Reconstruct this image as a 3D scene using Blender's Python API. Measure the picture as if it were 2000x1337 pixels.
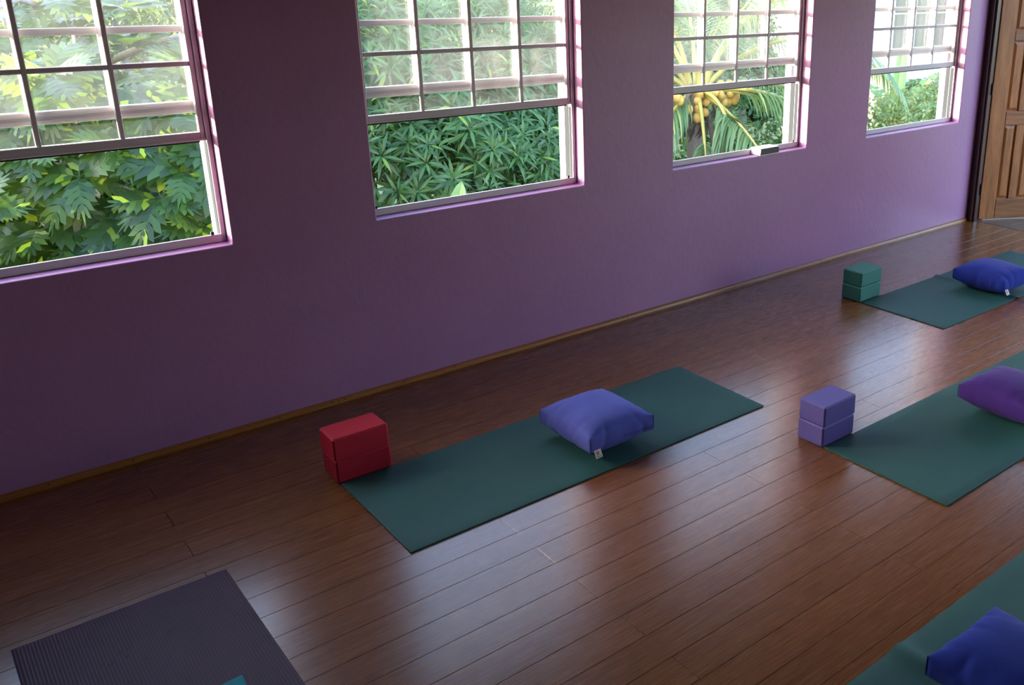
import bpy, bmesh, math, random
import numpy as np
from mathutils import Vector, Matrix, Euler
random.seed(7); RNG = np.random.default_rng(7)
PI = math.pi
scene = bpy.context.scene
for o in list(bpy.data.objects):
    bpy.data.objects.remove(o, do_unlink=True)
COL = scene.collection

# ------------------------------------------------------------------ camera
cam_d = bpy.data.cameras.new('camera'); cam = bpy.data.objects.new('camera', cam_d); COL.objects.link(cam)
cam.location = (-0.6210, -3.9300, 1.8871)
cam.rotation_euler = (1.2518, -0.0083, -0.7241)
cam_d.sensor_width = 36.0; cam_d.sensor_fit = 'HORIZONTAL'
cam_d.lens = 1806.08 / 2000 * 36.0
cam_d.shift_x = -0.15946; cam_d.shift_y = -0.0599
cam_d.clip_start = 0.05; cam_d.clip_end = 400
scene.camera = cam
# ------------------------------------------------------------------ exposure
scene.view_settings.view_transform = 'Standard'; scene.view_settings.look = 'None'
scene.view_settings.gamma = 1.0; scene.view_settings.use_curve_mapping = False
scene.view_settings.exposure = 1.3
# ------------------------------------------------------------------ sky
world = bpy.data.worlds.new('sky'); scene.world = world; world.use_nodes = True
wn = world.node_tree.nodes; wl = world.node_tree.links; wn.clear()
wo = wn.new('ShaderNodeOutputWorld'); wb = wn.new('ShaderNodeBackground'); sky = wn.new('ShaderNodeTexSky')
sky.sky_type = 'NISHITA'; sky.sun_disc = False; sky.sun_elevation = math.radians(20); sky.sun_rotation = math.radians(-45)
sky.air_density = 1.0; sky.dust_density = 2.0; sky.ozone_density = 1.5
wb.inputs['Strength'].default_value = 0.8
wl.new(sky.outputs[0], wb.inputs['Color']); wl.new(wb.outputs[0], wo.inputs['Surface'])
# ------------------------------------------------------------------ sun: low, from beyond the windows on the left
SUN_DIR = Vector((0.70, -0.70, -0.104)).normalized()
sd = bpy.data.lights.new('sun', 'SUN'); sun = bpy.data.objects.new('sun', sd); COL.objects.link(sun)
sun.rotation_euler = SUN_DIR.to_track_quat('-Z', 'Y').to_euler(); sun.location = (-6, 8, 5)
sd.energy = 12.0; sd.angle = math.radians(0.7); sd.color = (1.0, 0.92, 0.80)

# ================================================================== helpers
def link(o, parent=None):
    COL.objects.link(o)
    if parent is not None: o.parent = parent
    return o
def tag(o, label=None, cat=None, group=None, kind=None):
    if label: o['label'] = label
    if cat: o['category'] = cat
    if group: o['group'] = group
    if kind: o['kind'] = kind
    return o
def empty(name, loc=(0, 0, 0), rz=0.0, parent=None):
    o = bpy.data.objects.new(name, None); o.empty_display_size = 0.1
    o.location = loc; o.rotation_euler = (0, 0, rz); return link(o, parent)
def mesh_obj(name, me, mat=None, parent=None, loc=None):
    if mat is not None and len(me.materials) == 0:
        for m in (mat if isinstance(mat, (list, tuple)) else [mat]): me.materials.append(m)
    o = bpy.data.objects.new(name, me)
    if loc is not None: o.location = loc
    return link(o, parent)
def bm_obj(name, bm, mat, parent=None, smooth=False, loc=None):
    me = bpy.data.meshes.new(name); bm.normal_update(); bm.to_mesh(me); bm.free()
    if smooth: me.shade_smooth()
    return mesh_obj(name, me, mat, parent, loc)
def np_mesh(name, V, F, smooth=False):
    """V (n,3); F (m,k) all faces of k corners"""
    me = bpy.data.meshes.new(name); V = np.asarray(V, np.float32); F = np.asarray(F, np.int32)
    me.vertices.add(len(V)); me.vertices.foreach_set('co', V.ravel())
    k = F.shape[1]; me.loops.add(F.size); me.loops.foreach_set('vertex_index', F.ravel())
    me.polygons.add(len(F)); me.polygons.foreach_set('loop_start', np.arange(0, F.size, k, dtype=np.int32))
    me.polygons.foreach_set('loop_total', np.full(len(F), k, np.int32))
    if smooth: me.polygons.foreach_set('use_smooth', np.ones(len(F), bool))
    me.update(calc_edges=True); me.validate()
    return me
def add_box(bm, lo, hi, bevel=0.0, seg=1, mi=0):
    x0, y0, z0 = lo; x1, y1, z1 = hi
    vs = [bm.verts.new(p) for p in ((x0,y0,z0),(x1,y0,z0),(x1,y1,z0),(x0,y1,z0),(x0,y0,z1),(x1,y0,z1),(x1,y1,z1),(x0,y1,z1))]
    fs = [bm.faces.new([vs[i] for i in f]) for f in ((3,2,1,0),(4,5,6,7),(0,1,5,4),(1,2,6,5),(2,3,7,6),(3,0,4,7))]
    for f in fs: f.material_index = mi
    if bevel > 0:
        es = list({e for f in fs for e in f.edges})
        bmesh.ops.bevel(bm, geom=es, offset=bevel, segments=seg, affect='EDGES', profile=0.5)
def box_obj(name, lo, hi, mat, parent=None, bevel=0.0, seg=1):
    bm = bmesh.new(); add_box(bm, lo, hi, bevel, seg); return bm_obj(name, bm, mat, parent)
def tube_arrays(pts, radii, n=8):
    pts = [Vector(p) for p in pts]; V = []; F = []
    prev = None
    for i, p in enumerate(pts):
        d = (pts[min(i+1, len(pts)-1)] - pts[max(i-1, 0)]).normalized()
        if prev is None:
            a = Vector((0, 0, 1)) if abs(d.z) < 0.9 else Vector((1, 0, 0)); u = d.cross(a).normalized()
        else:
            u = (prev - d * prev.dot(d)).normalized()
        prev = u; w = d.cross(u)
        for k in range(n):
            t = 2 * PI * k / n; V.append(p + (u * math.cos(t) + w * math.sin(t)) * radii[i])
    for i in range(len(pts) - 1):
        for k in range(n):
            a = i * n + k; b = i * n + (k + 1) % n; F.append((a, b, b + n, a + n))
    return np.array([tuple(v) for v in V]), np.array(F)
def tube_obj(name, pts, radii, mat, parent=None, n=8):
    V, F = tube_arrays(pts, radii, n); return mesh_obj(name, np_mesh(name, V, F, True), mat, parent)
def merged(parts):
    Vs, Fs, o = [], [], 0
    for V, F in parts: Vs.append(V); Fs.append(F + o); o += len(V)
    return np.vstack(Vs), np.vstack(Fs)
def instance_arrays(V, F, mats):
    """V (n,3), mats (m,4,4) -> joined arrays"""
    M = np.asarray(mats); n = len(V); H = np.c_[V, np.ones(n)]
    out = np.einsum('mij,nj->mni', M, H)[:, :, :3].reshape(-1, 3)
    FF = (F[None] + (np.arange(len(M)) * n)[:, None, None]).reshape(-1, F.shape[1])
    return out, FF
def frame_matrix(pos, direction, up, scale=1.0):
    """X along direction, Z roughly up"""
    x = Vector(direction).normalized(); z = Vector(up); z = (z - x * z.dot(x))
    z = z.normalized() if z.length > 1e-5 else Vector((0, 1, 0)).cross(x).normalized()
    y = z.cross(x)
    M = np.eye(4); s = scale if hasattr(scale, '__len__') else (scale,) * 3
    M[:3, 0] = np.array(x) * s[0]; M[:3, 1] = np.array(y) * s[1]; M[:3, 2] = np.array(z) * s[2]; M[:3, 3] = pos
    return M

# ================================================================== materials
def mat(name):
    m = bpy.data.materials.new(name); m.use_nodes = True
    nt = m.node_tree; bsdf = nt.nodes['Principled BSDF']; return m, nt, bsdf
def N(nt, t, **kw):
    n = nt.nodes.new(t)
    for k, v in kw.items():
        if k in n.inputs: n.inputs[k].default_value = v
        else: setattr(n, k, v)
    return n
def plain(name, col, rough=0.5, metal=0.0, bump=0.0, bscale=200.0, spec=0.5, var=0.0):
    m, nt, b = mat(name)
    b.inputs['Base Color'].default_value = (*col, 1); b.inputs['Roughness'].default_value = rough
    b.inputs['Metallic'].default_value = metal; b.inputs['Specular IOR Level'].default_value = spec
    if bump or var:
        tc = N(nt, 'ShaderNodeTexCoord'); no = N(nt, 'ShaderNodeTexNoise', Scale=bscale, Detail=3.0)
        nt.links.new(tc.outputs['Object'], no.inputs['Vector'])
        if bump:
            bp = N(nt, 'ShaderNodeBump', Strength=bump, Distance=0.001); nt.links.new(no.outputs['Fac'], bp.inputs['Height'])
            nt.links.new(bp.outputs[0], b.inputs['Normal'])
        if var:
            cr = N(nt, 'ShaderNodeMix', data_type='RGBA', blend_type='MIX')
            cr.inputs[6].default_value = (*[c * (1 - var) for c in col], 1); cr.inputs[7].default_value = (*[min(1, c * (1 + var)) for c in col], 1)
            nt.links.new(no.outputs['Fac'], cr.inputs[0]); nt.links.new(cr.outputs[2], b.inputs['Base Color'])
    return m
def ramp(nt, stops):
    r = nt.nodes.new('ShaderNodeValToRGB'); e = r.color_ramp.elements
    while len(e) < len(stops): e.new(0.5)
    for i, (p, c) in enumerate(stops): e[i].position = p; e[i].color = (*c, 1)
    return r
def m_wall(name, c1, c2, rough=0.5):
    m, nt, b = mat(name); L = nt.links
    tc = N(nt, 'ShaderNodeTexCoord')
    big = N(nt, 'ShaderNodeTexNoise', Scale=2.2, Detail=4.0, Roughness=0.6); L.new(tc.outputs['Object'], big.inputs['Vector'])
    r = ramp(nt, [(0.3, c1), (0.7, c2)]); L.new(big.outputs['Fac'], r.inputs[0]); L.new(r.outputs[0], b.inputs['Base Color'])
    fine = N(nt, 'ShaderNodeTexNoise', Scale=260.0, Detail=3.0); L.new(tc.outputs['Object'], fine.inputs['Vector'])
    mid = N(nt, 'ShaderNodeTexNoise', Scale=22.0, Detail=5.0, Roughness=0.65); L.new(tc.outputs['Object'], mid.inputs['Vector'])
    b1 = N(nt, 'ShaderNodeBump', Strength=0.22, Distance=0.0015); L.new(fine.outputs['Fac'], b1.inputs['Height'])
    b2 = N(nt, 'ShaderNodeBump', Strength=0.30, Distance=0.006); L.new(mid.outputs['Fac'], b2.inputs['Height']); L.new(b1.outputs[0], b2.inputs['Normal'])
    L.new(b2.outputs[0], b.inputs['Normal'])
    b.inputs['Roughness'].default_value = rough
    return m
def m_wood(name, cols, sx=3.0, sy=70.0, rough=0.35, coat=0.0, objvar=0.2, axis=0):
    """streaky wood; streaks run along local axis 0=x or 2=z"""
    m, nt, b = mat(name); L = nt.links
    tc = N(nt, 'ShaderNodeTexCoord'); oi = N(nt, 'ShaderNodeObjectInfo')
    add = N(nt, 'ShaderNodeVectorMath', operation='ADD'); mul = N(nt, 'ShaderNodeVectorMath', operation='SCALE'); mul.inputs['Scale'].default_value = 37.0
    cmb = N(nt, 'ShaderNodeCombineXYZ'); [L.new(oi.outputs['Random'], cmb.inputs[i]) for i in range(3)]
    L.new(cmb.outputs[0], mul.inputs[0]); L.new(tc.outputs['Object'], add.inputs[0]); L.new(mul.outputs[0], add.inputs[1])
    mp = N(nt, 'ShaderNodeMapping'); mp.inputs['Scale'].default_value = (sx, sy, sy) if axis == 0 else (sy, sy, sx)
    L.new(add.outputs[0], mp.inputs['Vector'])
    n1 = N(nt, 'ShaderNodeTexNoise', Scale=1.0, Detail=6.0, Roughness=0.62); L.new(mp.outputs[0], n1.inputs['Vector'])
    mp2 = N(nt, 'ShaderNodeMapping'); mp2.inputs['Scale'].default_value = (sx * 4, sy * 3.5, sy * 3.5) if axis == 0 else (sy * 3.5, sy * 3.5, sx * 4)
    L.new(add.outputs[0], mp2.inputs['Vector'])
    n2 = N(nt, 'ShaderNodeTexNoise', Scale=1.0, Detail=3.0, Roughness=0.6); L.new(mp2.outputs[0], n2.inputs['Vector'])
    mx = N(nt, 'ShaderNodeMath', operation='ADD'); L.new(n1.outputs['Fac'], mx.inputs[0])
    h = N(nt, 'ShaderNodeMath', operation='MULTIPLY_ADD'); h.inputs[1].default_value = 0.5; h.inputs[2].default_value = -0.25
    L.new(n2.outputs['Fac'], h.inputs[0]); L.new(h.outputs[0], mx.inputs[1])
    r = ramp(nt, cols); L.new(mx.outputs[0], r.inputs[0])
    hs = N(nt, 'ShaderNodeHueSaturation'); L.new(r.outputs[0], hs.inputs['Color'])
    v = N(nt, 'ShaderNodeMath', operation='MULTIPLY_ADD'); v.inputs[1].default_value = objvar; v.inputs[2].default_value = 1 - objvar / 2
    L.new(oi.outputs['Random'], v.inputs[0]); L.new(v.outputs[0], hs.inputs['Value'])
    L.new(hs.outputs[0], b.inputs['Base Color'])
    rr = N(nt, 'ShaderNodeMath', operation='MULTIPLY_ADD'); rr.inputs[1].default_value = 0.12; rr.inputs[2].default_value = rough - 0.06
    L.new(n2.outputs['Fac'], rr.inputs[0]); L.new(rr.outputs[0], b.inputs['Roughness'])
    bp = N(nt, 'ShaderNodeBump', Strength=0.12, Distance=0.0006); L.new(mx.outputs[0], bp.inputs['Height']); L.new(bp.outputs[0], b.inputs['Normal'])
    b.inputs['Coat Weight'].default_value = coat; b.inputs['Coat Roughness'].default_value = 0.2
    return m
def m_mat(name, c1, c2, pitch=0.006, marks=False):
    m, nt, b = mat(name); L = nt.links
    tc = N(nt, 'ShaderNodeTexCoord')
    w = N(nt, 'ShaderNodeTexWave', wave_type='BANDS', bands_direction='X', Scale=1.0 / pitch / 3.18, Distortion=0.0); L.new(tc.outputs['Object'], w.inputs['Vector'])
    w2 = N(nt, 'ShaderNodeTexWave', wave_type='BANDS', bands_direction='Y', Scale=1.0 / pitch / 3.18 * 0.62, Distortion=0.0); L.new(tc.outputs['Object'], w2.inputs['Vector'])
    mu = N(nt, 'ShaderNodeMath', operation='MULTIPLY'); L.new(w.outputs['Fac'], mu.inputs[0])
    a = N(nt, 'ShaderNodeMath', operation='MULTIPLY_ADD'); a.inputs[1].default_value = 0.4; a.inputs[2].default_value = 0.6
    L.new(w2.outputs['Fac'], a.inputs[0]); L.new(a.outputs[0], mu.inputs[1])
    no = N(nt, 'ShaderNodeTexNoise', Scale=3.0, Detail=5.0); L.new(tc.outputs['Object'], no.inputs['Vector'])
    mx = N(nt, 'ShaderNodeMix', data_type='RGBA'); mx.inputs[6].default_value = (*c1, 1); mx.inputs[7].default_value = (*c2, 1)
    ad = N(nt, 'ShaderNodeMath', operation='MULTIPLY_ADD'); ad.inputs[1].default_value = 0.55
    L.new(mu.outputs[0], ad.inputs[0]); 
    sc = N(nt, 'ShaderNodeMath', operation='MULTIPLY_ADD'); sc.inputs[1].default_value = 0.8; sc.inputs[2].default_value = -0.15
    L.new(no.outputs['Fac'], sc.inputs[0]); L.new(sc.outputs[0], ad.inputs[2]); L.new(ad.outputs[0], mx.inputs[0])
    L.new(mx.outputs[2], b.inputs['Base Color'])
    bp = N(nt, 'ShaderNodeBump', Strength=0.55, Distance=0.0012); L.new(mu.outputs[0], bp.inputs['Height']); L.new(bp.outputs[0], b.inputs['Normal'])
    b.inputs['Roughness'].default_value = 0.62; b.inputs['Specular IOR Level'].default_value = 0.35
    return m
def m_fabric(name, c, c2, sheen=0.06):
    m, nt, b = mat(name); L = nt.links
    tc = N(nt, 'ShaderNodeTexCoord')
    n1 = N(nt, 'ShaderNodeTexNoise', Scale=9.0, Detail=5.0, Roughness=0.65); L.new(tc.outputs['Object'], n1.inputs['Vector'])
    r = ramp(nt, [(0.3, c), (0.75, c2)]); L.new(n1.outputs['Fac'], r.inputs[0]); L.new(r.outputs[0], b.inputs['Base Color'])
    n2 = N(nt, 'ShaderNodeTexNoise', Scale=900.0, Detail=2.0); L.new(tc.outputs['Object'], n2.inputs['Vector'])
    n3 = N(nt, 'ShaderNodeTexNoise', Scale=14.0, Detail=4.0); L.new(tc.outputs['Object'], n3.inputs['Vector'])
    b1 = N(nt, 'ShaderNodeBump', Strength=0.25, Distance=0.0006); L.new(n2.outputs['Fac'], b1.inputs['Height'])
    b2 = N(nt, 'ShaderNodeBump', Strength=0.35, Distance=0.006); L.new(n3.outputs['Fac'], b2.inputs['Height']); L.new(b1.outputs[0], b2.inputs['Normal'])
    L.new(b2.outputs[0], b.inputs['Normal'])
    b.inputs['Roughness'].default_value = 0.85; b.inputs['Specular IOR Level'].default_value = 0.2
    b.inputs['Sheen Weight'].default_value = sheen; b.inputs['Sheen Roughness'].default_value = 0.5
    return m
def m_leaf(name, dark, light, glow, trans=0.45, rough=0.42, gmix=0.35):
    m, nt, b = mat(name); L = nt.links
    oi = N(nt, 'ShaderNodeObjectInfo'); ge = N(nt, 'ShaderNodeNewGeometry')
    a = N(nt, 'ShaderNodeMath', operation='ADD'); L.new(oi.outputs['Random'], a.inputs[0]); L.new(ge.outputs['Random Per Island'], a.inputs[1])
    f = N(nt, 'ShaderNodeMath', operation='FRACT'); L.new(a.outputs[0], f.inputs[0])
    r = ramp(nt, [(0.0, dark), (0.75, light), (0.93, light), (1.0, glow)]); L.new(f.outputs[0], r.inputs[0])
    L.new(r.outputs[0], b.inputs['Base Color']); b.inputs['Roughness'].default_value = rough
    tr = N(nt, 'ShaderNodeBsdfTranslucent')
    mx = N(nt, 'ShaderNodeMix', data_type='RGBA'); mx.inputs[0].default_value = gmix; mx.inputs[7].default_value = (*glow, 1)
    gl = N(nt, 'ShaderNodeMix', data_type='RGBA', blend_type='ADD'); gl.inputs[0].default_value = 1.0
    mx.inputs[6].default_value = (*glow, 1); L.new(r.outputs[0], mx.inputs[6]); L.new(mx.outputs[2], tr.inputs['Color'])
    ms = N(nt, 'ShaderNodeMixShader'); ms.inputs[0].default_value = trans
    L.new(b.outputs[0], ms.inputs[1]); L.new(tr.outputs[0], ms.inputs[2])
    L.new(ms.outputs[0], nt.nodes['Material Output'].inputs['Surface'])
    return m
def m_glass(name, dirt=0.012):
    m, nt, b = mat(name); L = nt.links; nt.nodes.remove(b)
    tr = N(nt, 'ShaderNodeBsdfTransparent'); gs = N(nt, 'ShaderNodeBsdfGlossy'); gs.inputs['Roughness'].default_value = 0.02
    fr = N(nt, 'ShaderNodeFresnel'); fr.inputs['IOR'].default_value = 1.55
    m1 = N(nt, 'ShaderNodeMixShader'); ge = N(nt, 'ShaderNodeNewGeometry'); iv = N(nt, 'ShaderNodeMath', operation='SUBTRACT'); iv.inputs[0].default_value = 1.0; L.new(ge.outputs['Backfacing'], iv.inputs[1]); ff = N(nt, 'ShaderNodeMath', operation='MULTIPLY'); L.new(fr.outputs[0], ff.inputs[0]); L.new(iv.outputs[0], ff.inputs[1]); L.new(ff.outputs[0], m1.inputs[0]); L.new(tr.outputs[0], m1.inputs[1]); L.new(gs.outputs[0], m1.inputs[2])
    di = N(nt, 'ShaderNodeBsdfDiffuse'); di.inputs['Color'].default_value = (0.85, 0.87, 0.9, 1)
    tl = N(nt, 'ShaderNodeBsdfTranslucent'); tl.inputs['Color'].default_value = (0.85, 0.87, 0.9, 1)
    m2 = N(nt, 'ShaderNodeMixShader'); m2.inputs[0].default_value = 0.6; L.new(di.outputs[0], m2.inputs[1]); L.new(tl.outputs[0], m2.inputs[2])
    tc = N(nt, 'ShaderNodeTexCoord'); no = N(nt, 'ShaderNodeTexNoise', Scale=6.0, Detail=6.0, Roughness=0.7); L.new(tc.outputs['Object'], no.inputs['Vector'])
    d = N(nt, 'ShaderNodeMath', operation='MULTIPLY'); d.inputs[1].default_value = dirt * 2; L.new(no.outputs['Fac'], d.inputs[0])
    m3 = N(nt, 'ShaderNodeMixShader'); L.new(d.outputs[0], m3.inputs[0]); L.new(m1.outputs[0], m3.inputs[1]); L.new(m2.outputs[0], m3.inputs[2])
    L.new(m3.outputs[0], nt.nodes['Material Output'].inputs['Surface'])
    return m

M_WALL = m_wall('purple_wall_paint', (0.315, 0.142, 0.285), (0.345, 0.158, 0.31), 0.40)
M_PALE = m_wall('pale_wall_paint', (0.62, 0.56, 0.52), (0.68, 0.62, 0.57), 0.6)
M_CEIL = plain('stained_ceiling', (0.30, 0.20, 0.13), 0.8, bump=0.3, bscale=80)
M_FLOOR = m_wood('strand_bamboo', [(0.22, (0.115, 0.037, 0.009)), (0.5, (0.190, 0.066, 0.0155)), (0.78, (0.265, 0.100, 0.026))], sx=2.2, sy=110.0, rough=0.27, coat=0.35, objvar=0.10)
M_SUB = plain('dark_subfloor', (0.02, 0.01, 0.006), 0.9)
M_TRIM = m_wood('golden_bamboo_trim', [(0.3, (0.21, 0.065, 0.012)), (0.7, (0.31, 0.11, 0.022))], sx=3, sy=90, rough=0.38, coat=0.1)
M_NAIL = plain('black_nail_hole', (0.008, 0.006, 0.006), 0.7)
M_VINYL = plain('white_vinyl', (0.55, 0.51, 0.525), 0.4, bump=0.05, bscale=60)
M_TRACK = plain('grey_green_track', (0.034, 0.037, 0.040), 0.95, spec=0.03)
M_GASKET = plain('black_gasket', (0.006, 0.006, 0.007), 0.6)
M_GLASS = m_glass('dusty_window_glass')
M_JAMB = plain('dark_stained_wood', (0.035, 0.010, 0.010), 0.35, bump=0.2, bscale=60)
M_JAMB2 = plain('brown_stained_wood', (0.075, 0.030, 0.018), 0.4, bump=0.2, bscale=60)
M_DOOR = m_wood('orange_cedar', [(0.25, (0.17, 0.050, 0.010)), (0.55, (0.32, 0.105, 0.022)), (0.8, (0.40, 0.15, 0.036))], sx=3, sy=34, rough=0.42, coat=0.1, objvar=0.25, axis=2)
M_DOORH = m_wood('orange_cedar_rail', [(0.25, (0.12, 0.036, 0.009)), (0.55, (0.24, 0.078, 0.018)), (0.8, (0.31, 0.115, 0.03))], sx=3, sy=34, rough=0.42, coat=0.1, objvar=0.2, axis=0)
M_TILE = plain('beige_floor_tile', (0.17, 0.105, 0.07), 0.7, var=0.18, spec=0.2, bscale=6)
M_GROUT = plain('grey_grout', (0.16, 0.13, 0.12), 0.9)
M_TEAL = m_mat('dark_teal_foam', (0.012, 0.070, 0.068), (0.028, 0.122, 0.112))
M_PLUM = m_mat('plum_foam', (0.038, 0.014, 0.030), (0.090, 0.041, 0.070), pitch=0.009)
M_BLOCK_RED = plain('red_foam_block', (0.46, 0.014, 0.035), 0.6, bump=0.25, bscale=500, var=0.12, spec=0.3)
M_BLOCK_PUR = plain('violet_foam_block', (0.115, 0.095, 0.36), 0.6, bump=0.25, bscale=500, var=0.12, spec=0.3)
M_BLOCK_GRN = plain('teal_green_foam_block', (0.04, 0.185, 0.15), 0.6, bump=0.25, bscale=500, var=0.15, spec=0.3)
M_CUSH_A = m_fabric('periwinkle_cotton', (0.075, 0.095, 0.42), (0.10, 0.125, 0.50))
M_CUSH_B = m_fabric('royal_blue_cotton', (0.009, 0.024, 0.24), (0.014, 0.034, 0.30))
M_CUSH_C = m_fabric('violet_cotton', (0.045, 0.015, 0.17), (0.062, 0.021, 0.22))
M_CUSH_D = m_fabric('teal_cotton', (0.008, 0.17, 0.22), (0.012, 0.22, 0.27))
M_TAG = plain('white_tag_cloth', (0.75, 0.70, 0.72), 0.8)
M_ORANGE = plain('orange_print', (0.75, 0.30, 0.03), 0.8)
M_NAVY = plain('navy_print', (0.05, 0.06, 0.22), 0.8)
M_WHITEBOX = plain('white_painted_case', (0.82, 0.82, 0.84), 0.4)
M_DARKFACE = plain('dark_brown_face', (0.018, 0.010, 0.007), 0.5, bump=0.3, bscale=150)
M_BREAD = m_leaf('breadfruit_leaf', (0.010, 0.038, 0.018), (0.045, 0.12, 0.03), (0.45, 0.62, 0.03), 0.42, 0.30, 0.6)
M_MANGO = m_leaf('mango_leaf', (0.028, 0.085, 0.022), (0.075, 0.19, 0.045), (0.34, 0.54, 0.06), 0.35, 0.30, 0.5)
M_PALM = m_leaf('palm_leaflet', (0.10, 0.20, 0.08), (0.20, 0.30, 0.12), (0.60, 0.64, 0.20), 0.4, 0.35, 0.5)
M_BACK = m_leaf('distant_leaf', (0.03, 0.08, 0.035), (0.09, 0.19, 0.06), (0.42, 0.52, 0.14), 0.4, 0.5, 0.5)
M_CROTON = m_leaf('croton_leaf', (0.07, 0.16, 0.05), (0.20, 0.28, 0.09), (0.72, 0.60, 0.22), 0.35, 0.45, 0.5)
M_BANANA = m_leaf('banana_leaf', (0.14, 0.30, 0.10), (0.25, 0.42, 0.14), (0.55, 0.70, 0.18), 0.5, 0.4, 0.6)
M_BARK = plain('pale_grey_bark', (0.30, 0.26, 0.23), 0.8, bump=0.6, bscale=25, var=0.35)
M_RACHIS = plain('yellow_palm_rib', (0.52, 0.42, 0.10), 0.45, var=0.15, bscale=6)
M_COCO = plain('yellow_coconut_husk', (0.66, 0.40, 0.09), 0.45, var=0.2, bscale=9)
M_HUSK = plain('grey_palm_fibre', (0.16, 0.12, 0.10), 0.9, bump=0.6, bscale=50, var=0.3)
M_PLASTER = plain('pale_lavender_plaster', (0.66, 0.62, 0.68), 0.8, bump=0.2, bscale=20)
M_BEIGE = plain('beige_plaster', (0.55, 0.47, 0.40), 0.85, bump=0.2, bscale=20)
M_ROOF = plain('blue_grey_metal_roof', (0.30, 0.35, 0.40), 0.45, var=0.1, bscale=4)
M_DARKGLASS = plain('dark_teal_window_glass', (0.02, 0.055, 0.05), 0.12)
M_GROUND = plain('grass_and_soil', (0.07, 0.11, 0.04), 0.95, var=0.5, bscale=1.5)
M_HILL = plain('wooded_hillside', (0.10, 0.17, 0.10), 0.95, var=0.5, bscale=0.6)

# ================================================================== geometry constants
WX = [-0.715, 1.064, 2.852, 4.645]            # left edge of the four window openings in the long wall
WW = 1.158; WZ0 = 0.825; WZ1 = 2.03
XL, XR, YF, ZC = -3.4, 6.075, -5.0, 2.75      # room: x from left wall to right wall, front wall behind the camera, ceiling
WT = 0.20

# ================================================================== shell
def wall_with_holes(name, axis, origin, a0, a1, z0, z1, thick, holes, mat_, sign=1, bev=0.006):
    """a slab in the axis/z plane with rectangular holes (real reveals); sign: thickness direction"""
    xs = sorted({a0, a1, *[h[0] for h in holes], *[h[1] for h in holes]}); zs = sorted({z0, z1, *[h[2] for h in holes], *[h[3] for h in holes]})
    bm = bmesh.new(); cache = {}
    def P(a, z, d):
        k = (round(a, 5), round(z, 5), d)
        if k not in cache:
            t = origin + sign * thick * d
            cache[k] = bm.verts.new((a, t, z) if axis == 'x' else (t, a, z))
        return cache[k]
    def solid(i, j):
        if i < 0 or j < 0 or i >= len(xs) - 1 or j >= len(zs) - 1: return False
        ca, cz = (xs[i] + xs[i+1]) / 2, (zs[j] + zs[j+1]) / 2
        return not any(h[0] < ca < h[1] and h[2] < cz < h[3] for h in holes)
    for i in range(len(xs) - 1):
        for j in range(len(zs) - 1):
            if not solid(i, j): continue
            A, B, C, D = (xs[i], zs[j]), (xs[i+1], zs[j]), (xs[i+1], zs[j+1]), (xs[i], zs[j+1])
            bm.faces.new([P(*q, 0) for q in (A, B, C, D)]); bm.faces.new([P(*q, 1) for q in (D, C, B, A)])
            for (q, r, di, dj) in ((A, B, 0, -1), (B, C, 1, 0), (C, D, 0, 1), (D, A, -1, 0)):
                if not solid(i + di, j + dj): bm.faces.new([P(*r, 0), P(*q, 0), P(*q, 1), P(*r, 1)])
    bmesh.ops.recalc_face_normals(bm, faces=bm.faces)
    if bev:
        es = []
        for e in bm.edges:
            if len(e.link_faces) == 2 and e.calc_face_angle() > 1.0:
                m = (e.verts[0].co + e.verts[1].co) / 2
                a = m.x if axis == 'x' else m.y
                if any(h[0] - 1e-3 <= a <= h[1] + 1e-3 and h[2] - 1e-3 <= m.z <= h[3] + 1e-3 for h in holes): es.append(e)
        bmesh.ops.bevel(bm, geom=es, offset=bev, segments=3, affect='EDGES', profile=0.5)
    o = bm_obj(name, bm, mat_); o['kind'] = 'structure'
    return o
holes = [(x, x + WW, WZ0, WZ1) for x in WX]
wall_with_holes('wall_back', 'x', 0.0, XL - 0.2, XR + 0.12, -0.3, ZC + 0.2, WT, holes, M_WALL)
DOOR_Y0, DOOR_Y1, DOOR_Z = -1.02, -0.062, 2.06
wall_with_holes('wall_right', 'y', XR, YF, 0.0, -0.3, ZC + 0.2, 0.12, [(DOOR_Y0, DOOR_Y1, -0.31, DOOR_Z), (-4.5, -2.2, -0.31, 2.2)], M_WALL, bev=0)
wall_with_holes('wall_left', 'y', XL, YF, 0.0, -0.3, ZC + 0.2, 0.2, [], M_WALL, sign=-1, bev=0)
wall_with_holes('wall_front', 'x', YF, XL - 0.2, XR + 0.12, -0.3, ZC + 0.2, 0.2, [], M_PALE, sign=-1, bev=0)
o = box_obj('ceiling', (XL - 0.2, YF - 0.2, ZC), (XR + 0.12, WT, ZC + 0.2), M_CEIL); o['kind'] = 'structure'

# floor: dark base with every bamboo plank a part of its own
floor = box_obj('floor', (XL, YF, -0.08), (XR + 0.018, 0.0, -0.014), M_SUB); floor['kind'] = 'structure'
PW = 0.1195; PL = 1.815; GAP = 0.0006
plank_mesh = {}
def plank(x0, x1, y0, y1):
    L_ = round(x1 - x0, 4); W_ = round(y1 - y0, 4); key = (L_, W_)
    if key not in plank_mesh:
        bm = bmesh.new(); add_box(bm, (-L_/2 + GAP, -W_/2 + GAP, -0.013), (L_/2 - GAP, W_/2 - GAP, 0.0), 0.0)
        top = [e for e in bm.edges if all(abs(v.co.z) < 1e-6 for v in e.verts)]
        bmesh.ops.bevel(bm, geom=top, offset=0.0006, segments=1, affect='EDGES')
        me = bpy.data.meshes.new('plank'); bm.to_mesh(me); bm.free(); me.materials.append(M_FLOOR); plank_mesh[key] = me
    o = mesh_obj('plank', plank_mesh[key], None, floor, ((x0 + x1) / 2, (y0 + y1) / 2, 0)); return o
row = 0
y_edges = []
y = -1.435 + 12 * PW
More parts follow.
